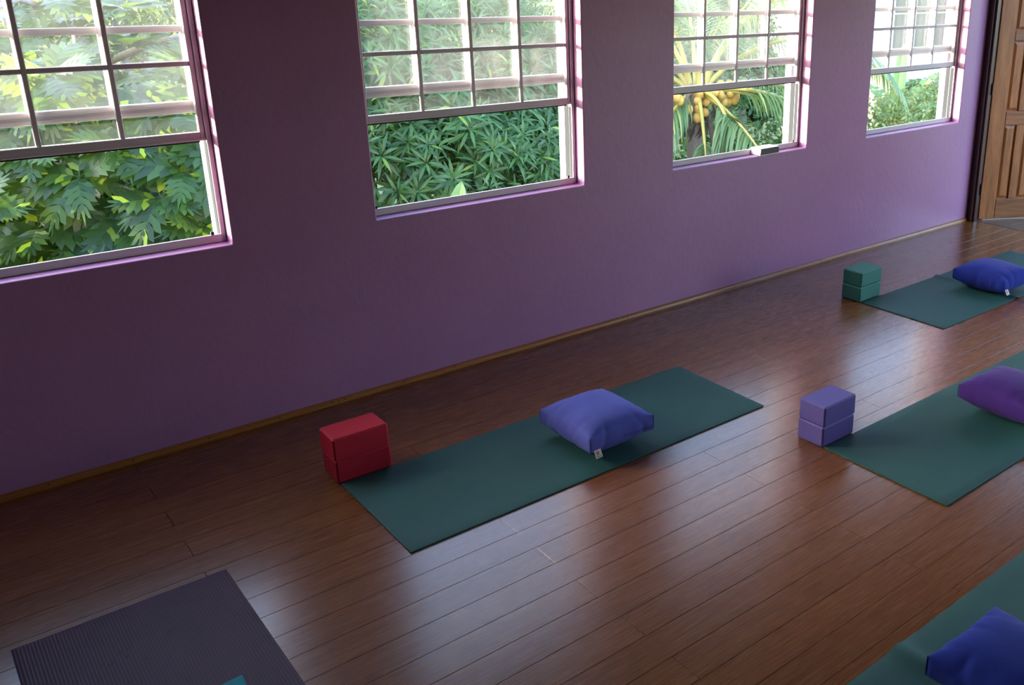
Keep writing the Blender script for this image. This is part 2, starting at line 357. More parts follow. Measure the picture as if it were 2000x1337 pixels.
while y > YF - 0.01:
    y_edges.append((round(max(y - PW, YF), 4), round(min(y, 0.0), 4))); y -= PW
for k, (ya, yb) in enumerate(y_edges):
    if yb - ya < 0.01: continue
    ky = k - 12                                    # row below y=-1.435 is ky 0
    phase = (1.763 if ky % 2 == 0 else 0.855) - 0.0
    cuts = [XL]
    x = phase - 4 * PL
    while x < XR + 0.018:
        if x > XL + 0.05: cuts.append(round(x, 4))
        x += PL
    cuts.append(XR + 0.018)
    if cuts[-1] - cuts[-2] < 0.03: cuts.pop(-2)
    for a, b in zip(cuts[:-1], cuts[1:]): plank(a, b, ya, yb)

# baseboard: bamboo quarter-round strips with nail holes
bb = empty('baseboard_back', (0, 0, 0)); bb['kind'] = 'structure'
joints = [XL, -0.93, 0.795, 2.495, 4.219, 5.40, XR - 0.001]
prof = [(0.0, 0.0), (-0.015, 0.0), (-0.015, 0.006), (-0.0135, 0.013), (-0.0095, 0.019), (-0.004, 0.0235), (0.0, 0.0245)]
for a, b in zip(joints[:-1], joints[1:]):
    a += 0.0012; b -= 0.0012; c = (a + b) / 2
    bm = bmesh.new(); r0 = [bm.verts.new((a - c, p[0] - 0.0005, p[1] + 0.0003)) for p in prof]; r1 = [bm.verts.new((b - c, p[0] - 0.0005, p[1] + 0.0003)) for p in prof]
    for i in range(len(prof)): j = (i + 1) % len(prof); bm.faces.new([r0[i], r0[j], r1[j], r1[i]])
    bm.faces.new(r0[::-1]); bm.faces.new(r1)
    bmesh.ops.recalc_face_normals(bm, faces=bm.faces); bm_obj('moulding_strip', bm, M_TRIM, bb, loc=(c, 0, 0))
bm = bmesh.new(); bmesh.ops.create_circle(bm, cap_ends=True, segments=10, radius=0.0034)
bmesh.ops.transform(bm, matrix=Matrix.Rotation(PI / 2 - 0.55, 4, 'X'), verts=bm.verts)
nail_me = bpy.data.meshes.new('nail_hole'); bm.to_mesh(nail_me); bm.free(); nail_me.materials.append(M_NAIL)
for x in [-2.9, -2.3, -1.7, -1.15, -0.72, -0.341, -0.052, 0.236, 0.527, 0.765, 0.823, 1.122, 1.39, 1.687, 2.0, 2.287, 2.469, 2.691, 3.064, 3.366, 3.673, 3.958, 4.207, 4.259, 4.499, 4.795, 5.092, 5.37, 5.676, 5.961]:
    mesh_obj('nail_hole', nail_me, None, bb, (x, -0.0132, 0.0165))

# ================================================================== windows
def bar(name, lo, hi, mat_, parent, bevel=0.002): return box_obj(name, lo, hi, mat_, parent, bevel)
def make_window():
    w = empty('window_1', (0, 0, 0)); w['kind'] = 'structure'
    X0, X1, Z0, Z1 = 0.002, WW - 0.002, WZ0 + 0.001, WZ1 - 0.002
    # frame: stepped jamb tracks, head and sill
    f = bmesh.new()
    for s in (0, 1):
        def bx(a, b, y0, y1, z0=Z0, z1=Z1):
            if s: a, b = WW - b, WW - a
            add_box(f, (a, y0, z0), (b, y1, z1), 0.0012)
        bx(0.002, 0.012, 0.070, 0.1985)                      # back of the jamb
        bx(0.012, 0.020, 0.070, 0.076)                      # inner lip
        bx(0.012, 0.016, 0.193, 0.1985)
    add_box(f, (0.002, 0.070, Z0), (WW - 0.002, 0.078, Z0 + 0.033), 0.0015)
    add_box(f, (0.002, 0.078, Z0), (WW - 0.002, 0.185, Z0 + 0.006), 0.001)
    add_box(f, (0.012, 0.110, Z0 + 0.006), (WW - 0.012, 0.118, Z0 + 0.016), 0.001)
    add_box(f, (0.002, 0.070, Z1 - 0.03), (WW - 0.002, 0.185, Z1), 0.0015)
    bm_obj('frame', f, M_VINYL, w)
    for s_ in (0, 1):
        for (y0, y1) in ((0.078, 0.1085), (0.1125, 0.1495)):
            xa, xb = (0.0125, 0.0135) if not s_ else (WW - 0.0135, WW - 0.0125)
            box_obj('track_strip', (xa, y0, Z0 + 0.007), (xb, y1, 1.23 if y0 < .1 else 1.34), M_TRACK, w)
    for x in (0.026, WW - 0.058):
        box_obj('latch_tab', (x, 0.069, Z0 + 0.0335), (x + 0.012, 0.078, Z0 + 0.047), M_GASKET, w, 0.001)
    def sash(name, y0, y1, zb, zt, rail, munt_z, mw, stile, grooved):
        s = empty(name, (0, 0, 0), parent=w); ym = (y0 + y1) / 2
        a, b = 0.014, WW - 0.014
        bar('stile', (a, y0, zb), (a + stile, y1, zt), M_VINYL, s); bar('stile', (b - stile, y0, zb), (b, y1, zt), M_VINYL, s)
        g = bmesh.new(); add_box(g, (a + stile, y0, zb), (b - stile, y1, zb + rail), 0.002)
        if grooved:
            add_box(g, (a + stile, y0 - 0.004, zb + rail * 0.62), (b - stile, y0, zb + rail * 0.98), 0.001)
            add_box(g, (a + stile, y0 - 0.002, zb + rail * 0.12), (b - stile, y0, zb + rail * 0.34), 0.0008)
        else:
            add_box(g, (a + 0.004, y0 - 0.004, zb), (b - 0.004, y0, zb + 0.008), 0.001)
        bm_obj('bottom_rail', g, M_VINYL, s); bar('top_rail', (a + stile, y0, zt - 0.03), (b - stile, y1, zt), M_VINYL, s)
        if not grooved:
            bar('gasket', (a + 0.004, y0 + 0.001, zb - 0.007), (b - 0.03, y1 - 0.001, zb - 0.0002), M_GASKET, s, 0.0005)
        xs = [a + stile + (b - a - 2 * stile) * k / 4 for k in range(5)]
        zs = [zb + rail, munt_z, zt - 0.03]
        d = 0.007 if not grooved else 0.010
        for x in xs[1:4]: bar('muntin', (x - mw / 2, ym - d, zb + rail), (x + mw / 2, ym + d, zt - 0.03), M_VINYL, s, 0.0025)
        for k in range(4):
            l = xs[k] + (mw / 2 if k else 0); r = xs[k+1] - (mw / 2 if k < 3 else 0)
            bar('muntin', (l, ym - d, munt_z - mw / 2), (r, ym + d, munt_z + mw / 2), M_VINYL, s, 0.002)
            for j in range(2):
                z0 = zs[j] + (mw / 2 if j else 0); z1 = zs[j+1] - (mw / 2 if j == 0 else 0)
                box_obj('pane', (l + 0.0005, ym - 0.0015, z0 + 0.0005), (r - 0.0005, ym + 0.0015, z1 - 0.0005), M_GLASS, s)
        return s
    sash('lower_sash', 0.079, 0.105, 1.246, 1.86, 0.034, 1.546, 0.019, 0.026, False)
    sash('upper_sash', 0.119, 0.143, 1.352, 1.995, 0.048, 1.676, 0.026, 0.030, True)
    return w
def kids(o): return [c for c in bpy.data.objects if c.parent == o]
def copy_tree(o, parent=None):
    c = o.copy(); COL.objects.link(c)
    if parent is not None: c.parent = parent
    for ch in kids(o): copy_tree(ch, c)
    return c
win = make_window(); wins = [win]
for i in range(1, 4): wins.append(copy_tree(win))
for i, w in enumerate(wins):
    w.name = 'window_%d' % (i + 1); w.location = (WX[i], 0, 0)
    w['label'] = ['white sash window at the far left with lobed breadfruit leaves outside', 'white sash window looking onto the dense mango foliage',
                  'white sash window with coconuts outside and a small block on its sill', 'white sash window nearest the wooden door'][i]

# ================================================================== door, its frame, the tiled hall
tf = empty('trim_1', (0, 0, 0)); tf['kind'] = 'structure'
def jamb_profile(y0, y1, z0, z1, nm='jamb'):
    bm = bmesh.new(); add_box(bm, (XR - 0.012, y0, z0), (XR + 0.11, y1, z1), 0.002); bm_obj(nm, bm, M_JAMB, tf)
bm = bmesh.new(); add_box(bm, (XR - 0.016, -0.030, 0.0005), (XR - 0.0005, -0.0008, 2.11), 0.003); bm_obj('casing', bm, M_JAMB, tf)
bm = bmesh.new(); add_box(bm, (XR - 0.024, -0.052, 0.0005), (XR - 0.0005, -0.031, 2.11), 0.005, 2); bm_obj('casing_moulding', bm, M_JAMB2, tf)
bm = bmesh.new(); add_box(bm, (XR - 0.012, -0.0715, 0.0005), (XR + 0.119, -0.0625, 2.059), 0.002); bm_obj('jamb', bm, M_JAMB, tf)
bm = bmesh.new(); add_box(bm, (XR - 0.012, DOOR_Y0 + 0.001, 0.0005), (XR + 0.119, DOOR_Y0 + 0.012, 2.059), 0.002); bm_obj('jamb', bm, M_JAMB, tf)
bm = bmesh.new(); add_box(bm, (XR - 0.016, DOOR_Y0 - 0.05, 0.0005), (XR - 0.0005, DOOR_Y0 + 0.002, 2.11), 0.003); bm_obj('casing', bm, M_JAMB, tf)
bm = bmesh.new(); add_box(bm, (XR - 0.016, DOOR_Y0 + 0.003, 2.045), (XR - 0.0005, -0.053, 2.11), 0.003); bm_obj('head_casing', bm, M_JAMB, tf)

dvec = Vector((6.488 - 6.106, -0.28 + 0.061, 0)).normalized()
door = empty('door_1', (6.106 + 0.01, -0.066 - 0.012, 0.012), math.atan2(dvec.y, dvec.x)); door['kind'] = 'structure'
door['label'] = 'open orange wooden panel door swung out over the tiles'
T0, T1 = 0.0, 0.04; DH = 2.02; DW = 0.85
def dpart(nm, x0, x1, z0, z1, m, y0=T0, y1=T1, bev=0.004): return box_obj(nm, (x0, y0, z0), (x1, y1, z1), m, door, bev)
cols = [(0.14, 0.245), (0.318, 0.532), (0.605, 0.71)]; rows_ = [(0.165, 0.765), (0.875, 1.415), (1.495, 1.88)]
dpart('stile', 0, 0.14, 0, DH, M_DOOR); dpart('stile', 0.71, DW, 0, DH, M_DOOR)
for z0, z1 in ((0, 0.165), (0.765, 0.875), (1.415, 1.495), (1.88, DH)): dpart('rail', 0.14, 0.71, z0, z1, M_DOORH)
for z0, z1 in rows_:
    for x0, x1 in ((0.245, 0.318), (0.532, 0.605)): dpart('mullion', x0, x1, z0, z1, M_DOOR)
    for x0, x1 in cols:
        bm = bmesh.new(); add_box(bm, (x0, 0.014, z0), (x1, 0.026, z1)); 
        for (ya, yb, s) in ((0.014, 0.004, 1), (0.026, 0.036, -1)):   # raised field with sloped margins, both faces
            q = [(x0 + .006, z0 + .006), (x1 - .006, z0 + .006), (x1 - .006, z1 - .006), (x0 + .006, z1 - .006)]; p_ = [(x0 + .026, z0 + .028), (x1 - .026, z0 + .028), (x1 - .026, z1 - .028), (x0 + .026, z1 - .028)]
            A = [bm.verts.new((a, ya, b)) for a, b in q]; B = [bm.verts.new((a, yb, b)) for a, b in p_]
            for i in range(4): j = (i + 1) % 4; bm.faces.new([A[i], A[j], B[j], B[i]])
            bm.faces.new(B)
        bmesh.ops.recalc_face_normals(bm, faces=bm.faces); bm_obj('panel', bm, M_DOOR, door)
for z in (0.25, 1.05, 1.8):
    tube_obj('hinge', [(-0.006, -0.004, z - 0.045), (-0.006, -0.004, z + 0.045)], [0.006, 0.006], M_JAMB, door, 8)
kb = bmesh.new(); bmesh.ops.create_uvsphere(kb, u_segments=14, v_segments=8, radius=0.028)
bmesh.ops.transform(kb, matrix=Matrix.Translation((0.78, -0.045, 1.0)), verts=kb.verts); bm_obj('door_knob', kb, M_NAIL, door, True)

hall = box_obj('floor_hall', (XR + 0.0185, -3.4, -0.08), (8.9, 1.2, -0.012), M_GROUT); hall['kind'] = 'structure'
tb = bmesh.new(); add_box(tb, (-0.148, -0.148, -0.011), (0.148, 0.148, 0.0), 0.0015); tile_me = bpy.data.meshes.new('tile'); tb.to_mesh(tile_me); tb.free(); tile_me.materials.append(M_TILE)
for i in range(9):
    for j in range(15): mesh_obj('tile', tile_me, None, hall, (XR + 0.02 + 0.155 + i * 0.302, -3.2 + 0.302 * j, 0))

# ================================================================== yoga mats
def yoga_mat(x0, x1, y0, y1, mat_, label, bump=None, curl=0.0, group=None):
    L_, W_ = x1 - x0, y1 - y0; nx, ny = int(L_ / 0.02), int(W_ / 0.05); cx, cy = (x0 + x1) / 2, (y0 + y1) / 2
    xs = np.linspace(-L_/2, L_/2, nx + 1); ys = np.linspace(-W_/2, W_/2, ny + 1)
    def h(x, y):
        z = 0.0
        if bump:
            for (bx, wd, hh, along) in bump:
                t = ((x if along == 'x' else y) - bx) / wd; z += hh * math.exp(-t * t)
        e = min(x + L_/2, L_/2 - x)
        z += curl * max(0, 1 - e / 0.06) ** 2 * (0.5 + 0.5 * math.sin(9 * y + 1))
        return z
    V = []; TH = 0.0052
    for x in xs:
        for y in ys: V.append((x, y, h(x, y) + TH + 0.0006))
    n = len(V)
    for x in xs:
        for y in ys: V.append((x, y, h(x, y) + 0.0006))
    F = []; R_ = ny + 1
    for i in range(nx):
        for j in range(ny):
            a = i * R_ + j; F.append((a, a + R_, a + R_ + 1, a + 1)); F.append((n + a, n + a + 1, n + a + R_ + 1, n + a + R_))
    for i in range(nx): a = i * R_; F.append((a, n + a, n + a + R_, a + R_)); b = i * R_ + ny; F.append((b, b + R_, n + b + R_, n + b))
    for j in range(ny): a = j; F.append((a, a + 1, n + a + 1, n + a)); b = nx * R_ + j; F.append((b, n + b, n + b + 1, b + 1))
    o = mesh_obj('yoga_mat', np_mesh('yoga_mat', V, F), mat_, None, (cx, cy, 0))
    bv = o.modifiers.new('edge', 'BEVEL'); bv.width = 0.0012; bv.segments = 2; bv.angle_limit = math.radians(50)
    tag(o, label, 'yoga mat', group); return o
yoga_mat(0.512, 2.266, -1.306, -0.712, M_TEAL, 'dark teal yoga mat with the two red blocks at its end', group=None)
yoga_mat(3.762, 5.505, -1.288, -0.707, M_TEAL, 'dark teal yoga mat nearest the door with a crease across it', bump=[(-0.07, 0.022, 0.013, 'x')])
yoga_mat(2.166, 3.91, -2.342, -1.748, M_TEAL, 'dark teal yoga mat with the two violet blocks at its end')
yoga_mat(0.44, 2.19 + 0.1, -3.275, -2.680, M_TEAL, 'dark teal yoga mat in the bottom right corner, no blocks beside it', bump=[(0.015, 0.03, 0.012, 'x')])
pm = yoga_mat(-0.588, 0.006, -2.73, -0.993, M_PLUM, 'plum purple ribbed yoga mat at the bottom left, laid crosswise to the others')
# small tears in the plum mat's surface
for (x, y, l, a) in [(-.40, -1.235, .016, .6), (-.385, -1.25, .012, .2), (-.372, -1.24, .015, .9), (-.352, -1.215, .014, .5), (-.325, -1.205, .02, .5), (-.34, -1.245, .01, 1.2), (-.45, -1.33, .012, .4), (-.36, -1.36, .011, .6), (-.22, -1.21, .014, .5), (-.30, -1.29, .012, .7)]:
    bm = bmesh.new(); add_box(bm, (-l/2, -0.0012, -0.0003), (l/2, 0.0012, 0.00025)); bmesh.ops.transform(bm, matrix=Matrix.Rotation(a, 4, 'Z'), verts=bm.verts)
    s = bm_obj('tear', bm, M_NAIL, pm, loc=(x - pm.location.x, y - pm.location.y, 0.0061))

# ================================================================== blocks
def block(x, y, z, rz, L_, W_, H_, mat_, label, group, ox=0, oy=0):
    bm = bmesh.new(); add_box(bm, (0, 0, 0), (L_, W_, H_), 0.006, 1)
    o = bm_obj('yoga_block', bm, mat_, loc=(x + ox, y + oy, z)); o.rotation_euler = (0, 0, rz)
    tag(o, label, 'yoga block', group); return o
for (x, y, rz, L_, W_, H_, m_, nm, g, dx, dy) in [
        (0.5055, -0.7065, -0.007, 0.222, 0.1395, 0.096, M_BLOCK_RED, 'red foam yoga block', 'red blocks', -0.003, -0.001),
        (2.160, -1.744, 0.014, 0.212, 0.140, 0.0925, M_BLOCK_PUR, 'violet foam yoga block', 'violet blocks', 0.003, -0.001),
        (3.756, -0.702, 0.029, 0.212, 0.140, 0.0935, M_BLOCK_GRN, 'sea green yoga block', 'green blocks', 0.006, 0.002)]:
    where = {'red blocks': 'beside the middle teal mat', 'violet blocks': 'at the end of the right teal mat', 'green blocks': 'at the end of the far teal mat'}[g]
    block(x, y, 0.0006, rz, L_, W_, H_, m_, nm + ', lower of the two ' + where, g)
    block(x, y, 0.0008 + H_, rz + 0.004, L_, W_, H_, m_, nm + ', upper of the two ' + where, g, dx, dy)
# small case on the third window's sill
t = empty('sill_box', (3.560, -0.018, WZ0 + 0.0008)); t.rotation_euler = (0, 0, 0.02)
tag(t, 'small white box with a dark brown front on the window sill', 'box')
box_obj('case', (0, 0.004, 0), (0.172, 0.088, 0.045), M_WHITEBOX, t, 0.003, 2)
box_obj('front_panel', (0.003, 0, 0.006), (0.169, 0.0038, 0.042), M_DARKFACE, t, 0.001)

# ================================================================== cushions
def cushion(x, y, rz, mat_, label, seed, zc=0.0, slit=True, tag_side='near', s1=0.335, s2=0.36):
    rng = random.Random(seed); n = 26; hz = 0.036; z0 = 0.0585
    def pos(u, v, w):        # u,v in [-1,1] square, w -1 bottom .. +1 top
        r = (max(0.0, 1 - abs(u) ** 2.6) * max(0.0, 1 - abs(v) ** 2.6))
        pinch_u = 1 - 0.045 * (1 - abs(v) ** 2.0) + 0.0; pinch_v = 1 - 0.045 * (1 - abs(u) ** 2.0)
        side = (1 - w * w)
        X = u * s1 / 2 * (1.0 + 0.05 * side * (1 - abs(v) ** 2.5) * abs(u) ** 6) * (pinch_u if abs(u) > .2 else 1 + (pinch_u - 1) * abs(u) / .2)
        Y = v * s2 / 2 * (1.0 + 0.05 * side * (1 - abs(u) ** 2.5) * abs(v) ** 6) * (pinch_v if abs(v) > .2 else 1 + (pinch_v - 1) * abs(v) / .2)
        up = 0.050 * r ** 0.62; dn = 0.0535 * r ** 0.55
        Z = z0 + hz * (1 + w) + (up if w > 0 else -dn) * abs(w) ** 1.0 if abs(w) == 1 else z0 + hz * (1 + w) + (up * max(0, w) - dn * max(0, -w)) * 1.0
        return X, Y, Z
    bm = bmesh.new(); cache = {}
    wr = [(rng.uniform(-1, 1), rng.uniform(0.05, 0.12), rng.uniform(0.002, 0.0055), rng.choice('uv'), rng.choice((-1, 1))) for _ in range(22)]
    def vert(u, v, w):
        k = (round(u, 4), round(v, 4), round(w, 4))
        if k not in cache:
            X, Y, Z = pos(u, v, w)
            for (c, wd, am, ax, sg) in wr:        # gathered folds running in from the seams
                a, b_ = (u, v) if ax == 'u' else (v, u)
                d = max(0.0, (b_ * sg - 0.45) / 0.55)
                if d > 0:
                    g = am * math.exp(-((a - c + 0.25 * (1 - b_ * sg) * (1 if c > 0 else -1)) / wd * 1.6) ** 2) * d * (1.1 - abs(w) * 0.3)
                    if abs(w) == 1: Z -= g * (1 if w > 0 else -0.6)
                    else:
                        if ax == 'u': Y -= sg * g
                        else: X -= sg * g
            cache[k] = bm.verts.new((X, Y, Z))
        return cache[k]
    g = [-1 + 2 * i / n for i in range(n + 1)]; m_ = 8; gw = [-1 + 2 * i / m_ for i in range(m_ + 1)]
    for i in range(n):
        for j in range(n):
            for w in (-1, 1): bm.faces.new([vert(g[i], g[j], w), vert(g[i+1], g[j], w), vert(g[i+1], g[j+1], w), vert(g[i], g[j+1], w)])
    for i in range(n):
        for j in range(m_):
            for s in (-1, 1):
                bm.faces.new([vert(g[i], s, gw[j]), vert(g[i+1], s, gw[j]), vert(g[i+1], s, gw[j+1]), vert(g[i], s, gw[j+1])])
                bm.faces.new([vert(s, g[i], gw[j]), vert(s, g[i+1], gw[j]), vert(s, g[i+1], gw[j+1]), vert(s, g[i], gw[j+1])])
    bmesh.ops.recalc_face_normals(bm, faces=bm.faces)
    corner = lambda v: abs(v.co.x) > s1 * .5 * .965 and abs(v.co.y) > s2 * .5 * .965
    soft = [v for v in bm.verts if not corner(v)]; hard = [v for v in bm.verts if corner(v)]
    for _ in range(4): bmesh.ops.smooth_vert(bm, verts=soft, factor=0.5, use_axis_x=True, use_axis_y=True, use_axis_z=True)
    bm.normal_update(); mv = []
    folds = [(rng.uniform(-.9, .9), rng.uniform(.035, .07), rng.uniform(.0025, .006), rng.choice('xy'), rng.choice((-1, 1)), rng.uniform(-.5, .5)) for _ in range(20)]
    for v in bm.verts:                         # stuffing folds running over the edges and down the sides
        u, w_ = v.co.x / (s1 / 2), v.co.y / (s2 / 2); d = 0
        for (c, wd, am, ax, sg, sl) in folds:
            a, b_ = (u, w_) if ax == 'x' else (w_, u)
            e = max(0.0, (b_ * sg - 0.5) / 0.5)
            if e > 0: d -= am * min(1, e * 1.3) * math.exp(-((a - c - sl * (v.co.z - .09) * 6) / wd) ** 2) * (1 - abs(a) ** 4)
        mv.append((v, v.normal * d))
    for v, d in mv: v.co += d
    root = empty('floor_cushion', (x, y, zc), rz); tag(root, label, 'cushion')
    for v in bm.verts: v.co.z = max(v.co.z, 0.0065)
    from mathutils.bvhtree import BVHTree
    bvh = BVHTree.FromBMesh(bm)
    def on_side(px, pz):
        h = bvh.ray_cast(Vector((px, -1, pz)), Vector((0, 1, 0))); return h[0].y if h[0] is not None else -s2 / 2
    c = bm_obj('cover', bm, mat_, root, True)
    sb = c.modifiers.new('soft', 'SUBSURF'); sb.levels = 1; sb.render_levels = 1
    # sewn ridge down each upright corner
    for cu in (-1, 1):
        for cv in (-1, 1):
            pts = [pos(cu * .992, cv * .992, w) for w in np.linspace(-.9, .9, 6)]
            tube_obj('corner_seam', pts, [0.001, .002, .002, .002, .002, .001], mat_, root, 6)
    if slit:            # the closing flap along the near side
        pts = [pos(u, -1, -0.25) for u in np.linspace(0.05, 0.93, 9)]; pts = [(p[0], on_side(p[0], p[2]) - 0.0008, p[2]) for p in pts]
        tube_obj('closing_seam', pts, [0.0035] * 9, mat_, root, 6)
        tube_obj('closing_slit', [(p[0], p[1] + 0.0006, p[2] - 0.0042) for p in pts], [0.0016] * 9, M_NAIL, root, 5)
    # maker's tag: a round orange emblem over two lines of print
    tx, ty, tz = pos(-0.78, -1, -0.9) if tag_side == 'near' else pos(-0.9, 1, -0.8)
    tg = empty('care_tag', (tx, ty + (-0.003 if tag_side == 'near' else 0.003), tz), parent=root)
    tg.rotation_euler = (-0.5 if tag_side == 'near' else PI / 2 + 0.2, 0.0, 0.0)
    box_obj('tag_cloth', (-0.017, -0.0005, -0.028), (0.017, 0.0005, 0.006), M_TAG, tg)
    for r_, mm, yy in ((0.0082, M_NAVY, -0.0008), (0.0068, M_ORANGE, -0.0011)):
        b2 = bmesh.new(); bmesh.ops.create_circle(b2, cap_ends=True, segments=16, radius=r_)
        bmesh.ops.transform(b2, matrix=Matrix.Translation((-0.003 if mm is M_NAVY else -0.0045, yy, -0.007)) @ Matrix.Rotation(PI / 2, 4, 'X'), verts=b2.verts); bm_obj('emblem', b2, mm, tg)
    for k, (a, b_) in enumerate(((-0.011, 0.011), (-0.009, 0.010))): box_obj('print_line', (a, -0.0009, -0.0205 - k * 0.004), (b_, -0.0004, -0.0188 - k * 0.004), M_NAVY, tg)
    return root
MT = 0.0
cushion(1.492, -1.057, 0.0, M_CUSH_A, 'periwinkle blue square cushion on the middle teal mat', 3)
cushion(4.62, -1.075, 0.0, M_CUSH_B, 'royal blue square cushion on the far teal mat nearest the door', 5, slit=False)
cushion(3.085, -2.085, -0.02, M_CUSH_C, 'violet purple square cushion on the teal mat at the right edge', 8, slit=False)
cushion(1.448, -3.02, -0.02, M_CUSH_B, 'royal blue square cushion in the bottom right corner', 11, slit=False)
cushion(-0.312, -1.868, 0.0, M_CUSH_D, 'teal square cushion peeping in at the bottom on the plum mat', 13, slit=False, tag_side='far')
#OUTSIDE#
# ================================================================== outdoors
GZ = -3.4
gv = []; gf = []
nx = 60
gx = np.linspace(-60, 110, nx); gy = np.linspace(0.3, 120, nx)
for yy in gy:
    for xx in gx:
        d = max(0.0, yy - 24); z = GZ + 0.28 * d ** 1.08 * (0.75 + 0.25 * math.sin(xx * 0.06 + 1)) + 0.35 * math.sin(xx * .23) * math.sin(yy * .19)
        gv.append((xx, yy, min(z, 24)))
for j in range(nx - 1):
    for i in range(nx - 1): a = j * nx + i; gf.append((a, a + 1, a + nx + 1, a + nx))
o = mesh_obj('ground', np_mesh('ground', gv, gf, True), M_GROUND); o['kind'] = 'structure'

def outline_leaf(pairs, fold=0.18, droop=0.25):
    """pairs: (x, half width) along the midrib -> strip leaf, folded along the midrib and drooping to the tip"""
    V = []; F = []
    for (x, w) in pairs:
        z = -droop * x * x
        V += [(x, 0, z), (x + 0.0, w, z + fold * w), (x, -w, z + fold * w)]
    for i in range(len(pairs) - 1):
        a = 3 * i; b = a + 3; F += [(a, b, b + 1, a + 1), (a, a + 2, b + 2, b)]
    return np.array(V), np.array(F)
def breadfruit_leaf(droop=0.3):
    """deeply lobed leaf, 1 unit long"""
    V = []; F = []
    st = [0.0, 0.12, 0.26, 0.41, 0.56, 0.70, 0.82, 1.0]
    def z(x, y): return -droop * x * x + 0.16 * abs(y) - 0.35 * y * y
    mid = []
    for x in st: mid.append(len(V)); V.append((x, 0, z(x, 0)))
    lobes = [(0.02, 0.14, 0.20, 0.22), (0.12, 0.27, 0.38, 0.35), (0.26, 0.41, 0.56, 0.42), (0.41, 0.56, 0.72, 0.38), (0.56, 0.70, 0.87, 0.28), (0.70, 0.82, 0.98, 0.17)]
    for s in (1, -1):
        for (a, b, tx, ty) in lobes:
            k = len(V); m = (a + b) / 2
            pts = [(a, 0.0), (a + (tx - a) * 0.45 - 0.02, ty * 0.66), (tx, ty), (b + (tx - b) * 0.55 + 0.055, ty * 0.56), (b + 0.05, ty * .30)]
            V += [(px, s * py, z(px, py)) for px, py in pts]
            V.append((b, 0, z(b, 0)))
            q = [(k, k + 1, k + 3, k + 4), (k + 1, k + 2, k + 3, k + 3), (k, k + 4, k + 5, k + 5)]
            for f in q: F.append(f if s > 0 else f[::-1])
    k = len(V); V += [(0.78, 0.05, z(.78, .05)), (1.12, 0, z(1.12, 0)), (0.78, -0.05, z(.78, .05)), (.72, 0, z(.72, 0))]; F.append((k, k + 3, k + 2, k + 1))
    k = len(V); V += [(-0.18, 0.012, 0.0), (0.02, 0.012, 0), (0.02, -0.012, 0), (-0.18, -0.012, 0.0)]; F.append((k, k + 1, k + 2, k + 3))
    V = np.array(V); F = np.array(F)
    tri = []
    for f in F:
        f = list(dict.fromkeys(f.tolist()))
        if len(f) == 4: tri += [(f[0], f[1], f[2]), (f[0], f[2], f[3])]
        else: tri.append(tuple(f))
    return V, np.array(tri)
def rand_in_ellipsoid(c, r, n, shell=0.55):
    d = RNG.normal(size=(n, 3)); d /= np.linalg.norm(d, axis=1)[:, None]
    rad = shell + (1 - shell) * RNG.random(n) ** 0.6
    return np.array(c) + d * rad[:, None] * np.array(r), d
CAMP = np.array((-0.62, -3.93, 1.89))
def by_nearness(P): return np.argsort(np.linalg.norm(P - CAMP, axis=1))
def in_view(P, pad=0.25):
    """keeps the points that can be seen from inside through one of the four windows"""
    t = (0 - CAMP[1]) / (P[:, 1] - CAMP[1]); X = CAMP[0] + (P[:, 0] - CAMP[0]) * t; Z = CAMP[2] + (P[:, 2] - CAMP[2]) * t
    ok = np.zeros(len(P), bool)
    for x in WX: ok |= (X > x - pad) & (X < x + WW + pad)
    return ok & (Z > 0.6) & (Z < 2.1)

# ---- breadfruit tree by the first window
tree = empty('breadfruit_tree', (1.35, 8.3, GZ)); tag(tree, 'breadfruit tree with big deeply lobed leaves outside the far left window', 'tree')
def loc(root, p): return np.array(p) - np.array(root.location)
def T(root, pts): return [tuple(loc(root, p)) for p in pts]
tube_obj('trunk', T(tree, [(1.35, 8.3, GZ), (1.40, 8.35, -1.5), (1.44, 8.45, 0.2), (1.47, 8.5, 1.0), (1.50, 8.5, 2.4), (1.6, 8.6, 3.2)]), [.17, .15, .12, .085, .06, .03], M_BARK, tree, 10)
branches = [
    ([(1.48, 8.5, 1.22), (1.15, 7.9, 1.5), (0.8, 7.2, 1.62), (0.35, 6.4, 1.50), (-.3, 5.9, 1.2)], [.04, .034, .03, .025, .015]),
    ([(1.44, 8.4, .1), (1.1, 7.4, .0), (1.2, 6.6, -.1), (1.35, 5.9, -.25), (1.15, 5.6, -.5)], [.07, .05, .035, .026, .012]),
    ([(1.42, 8.4, -.4), (1.3, 7.0, -.7), (1.35, 6.2, -.55), (1.5, 5.6, -.3)], [.06, .045, .03, .015]),
    ([(1.30, 6.4, -.6), (1.2, 5.9, -.55), (1.15, 5.6, -.75)], [.022, .018, .01]),
    ([(1.46, 8.5, .8), (2.0, 7.9, 1.1), (2.5, 7.4, 1.3)], [.05, .035, .02]),
    ([(1.42, 8.4, .3), (0.9, 8.0, .9), (.75, 7.9, 1.3), (.72, 7.9, 2.2)], [.05, .04, .032, .02]),
    ([(.85, 7.95, 1.0), (.6, 7.8, 1.12), (.4, 7.7, 1.25)], [.022, .016, .01]),
    ([(.85, 7.95, 1.0), (1.1, 7.9, 1.1), (1.25, 7.8, 1.3)], [.018, .014, .01])]
for pts, rr in branches: tube_obj('branch', T(tree, pts), rr, M_BARK, tree, 8)
BV = []
for dr in (0.15, 0.4, 0.75): BV.append(breadfruit_leaf(dr))
leaf_me = []
for V, F in BV:
    me = np_mesh('leaf', V, F, True); me.materials.append(M_BREAD); leaf_me.append(me)
whorls = []
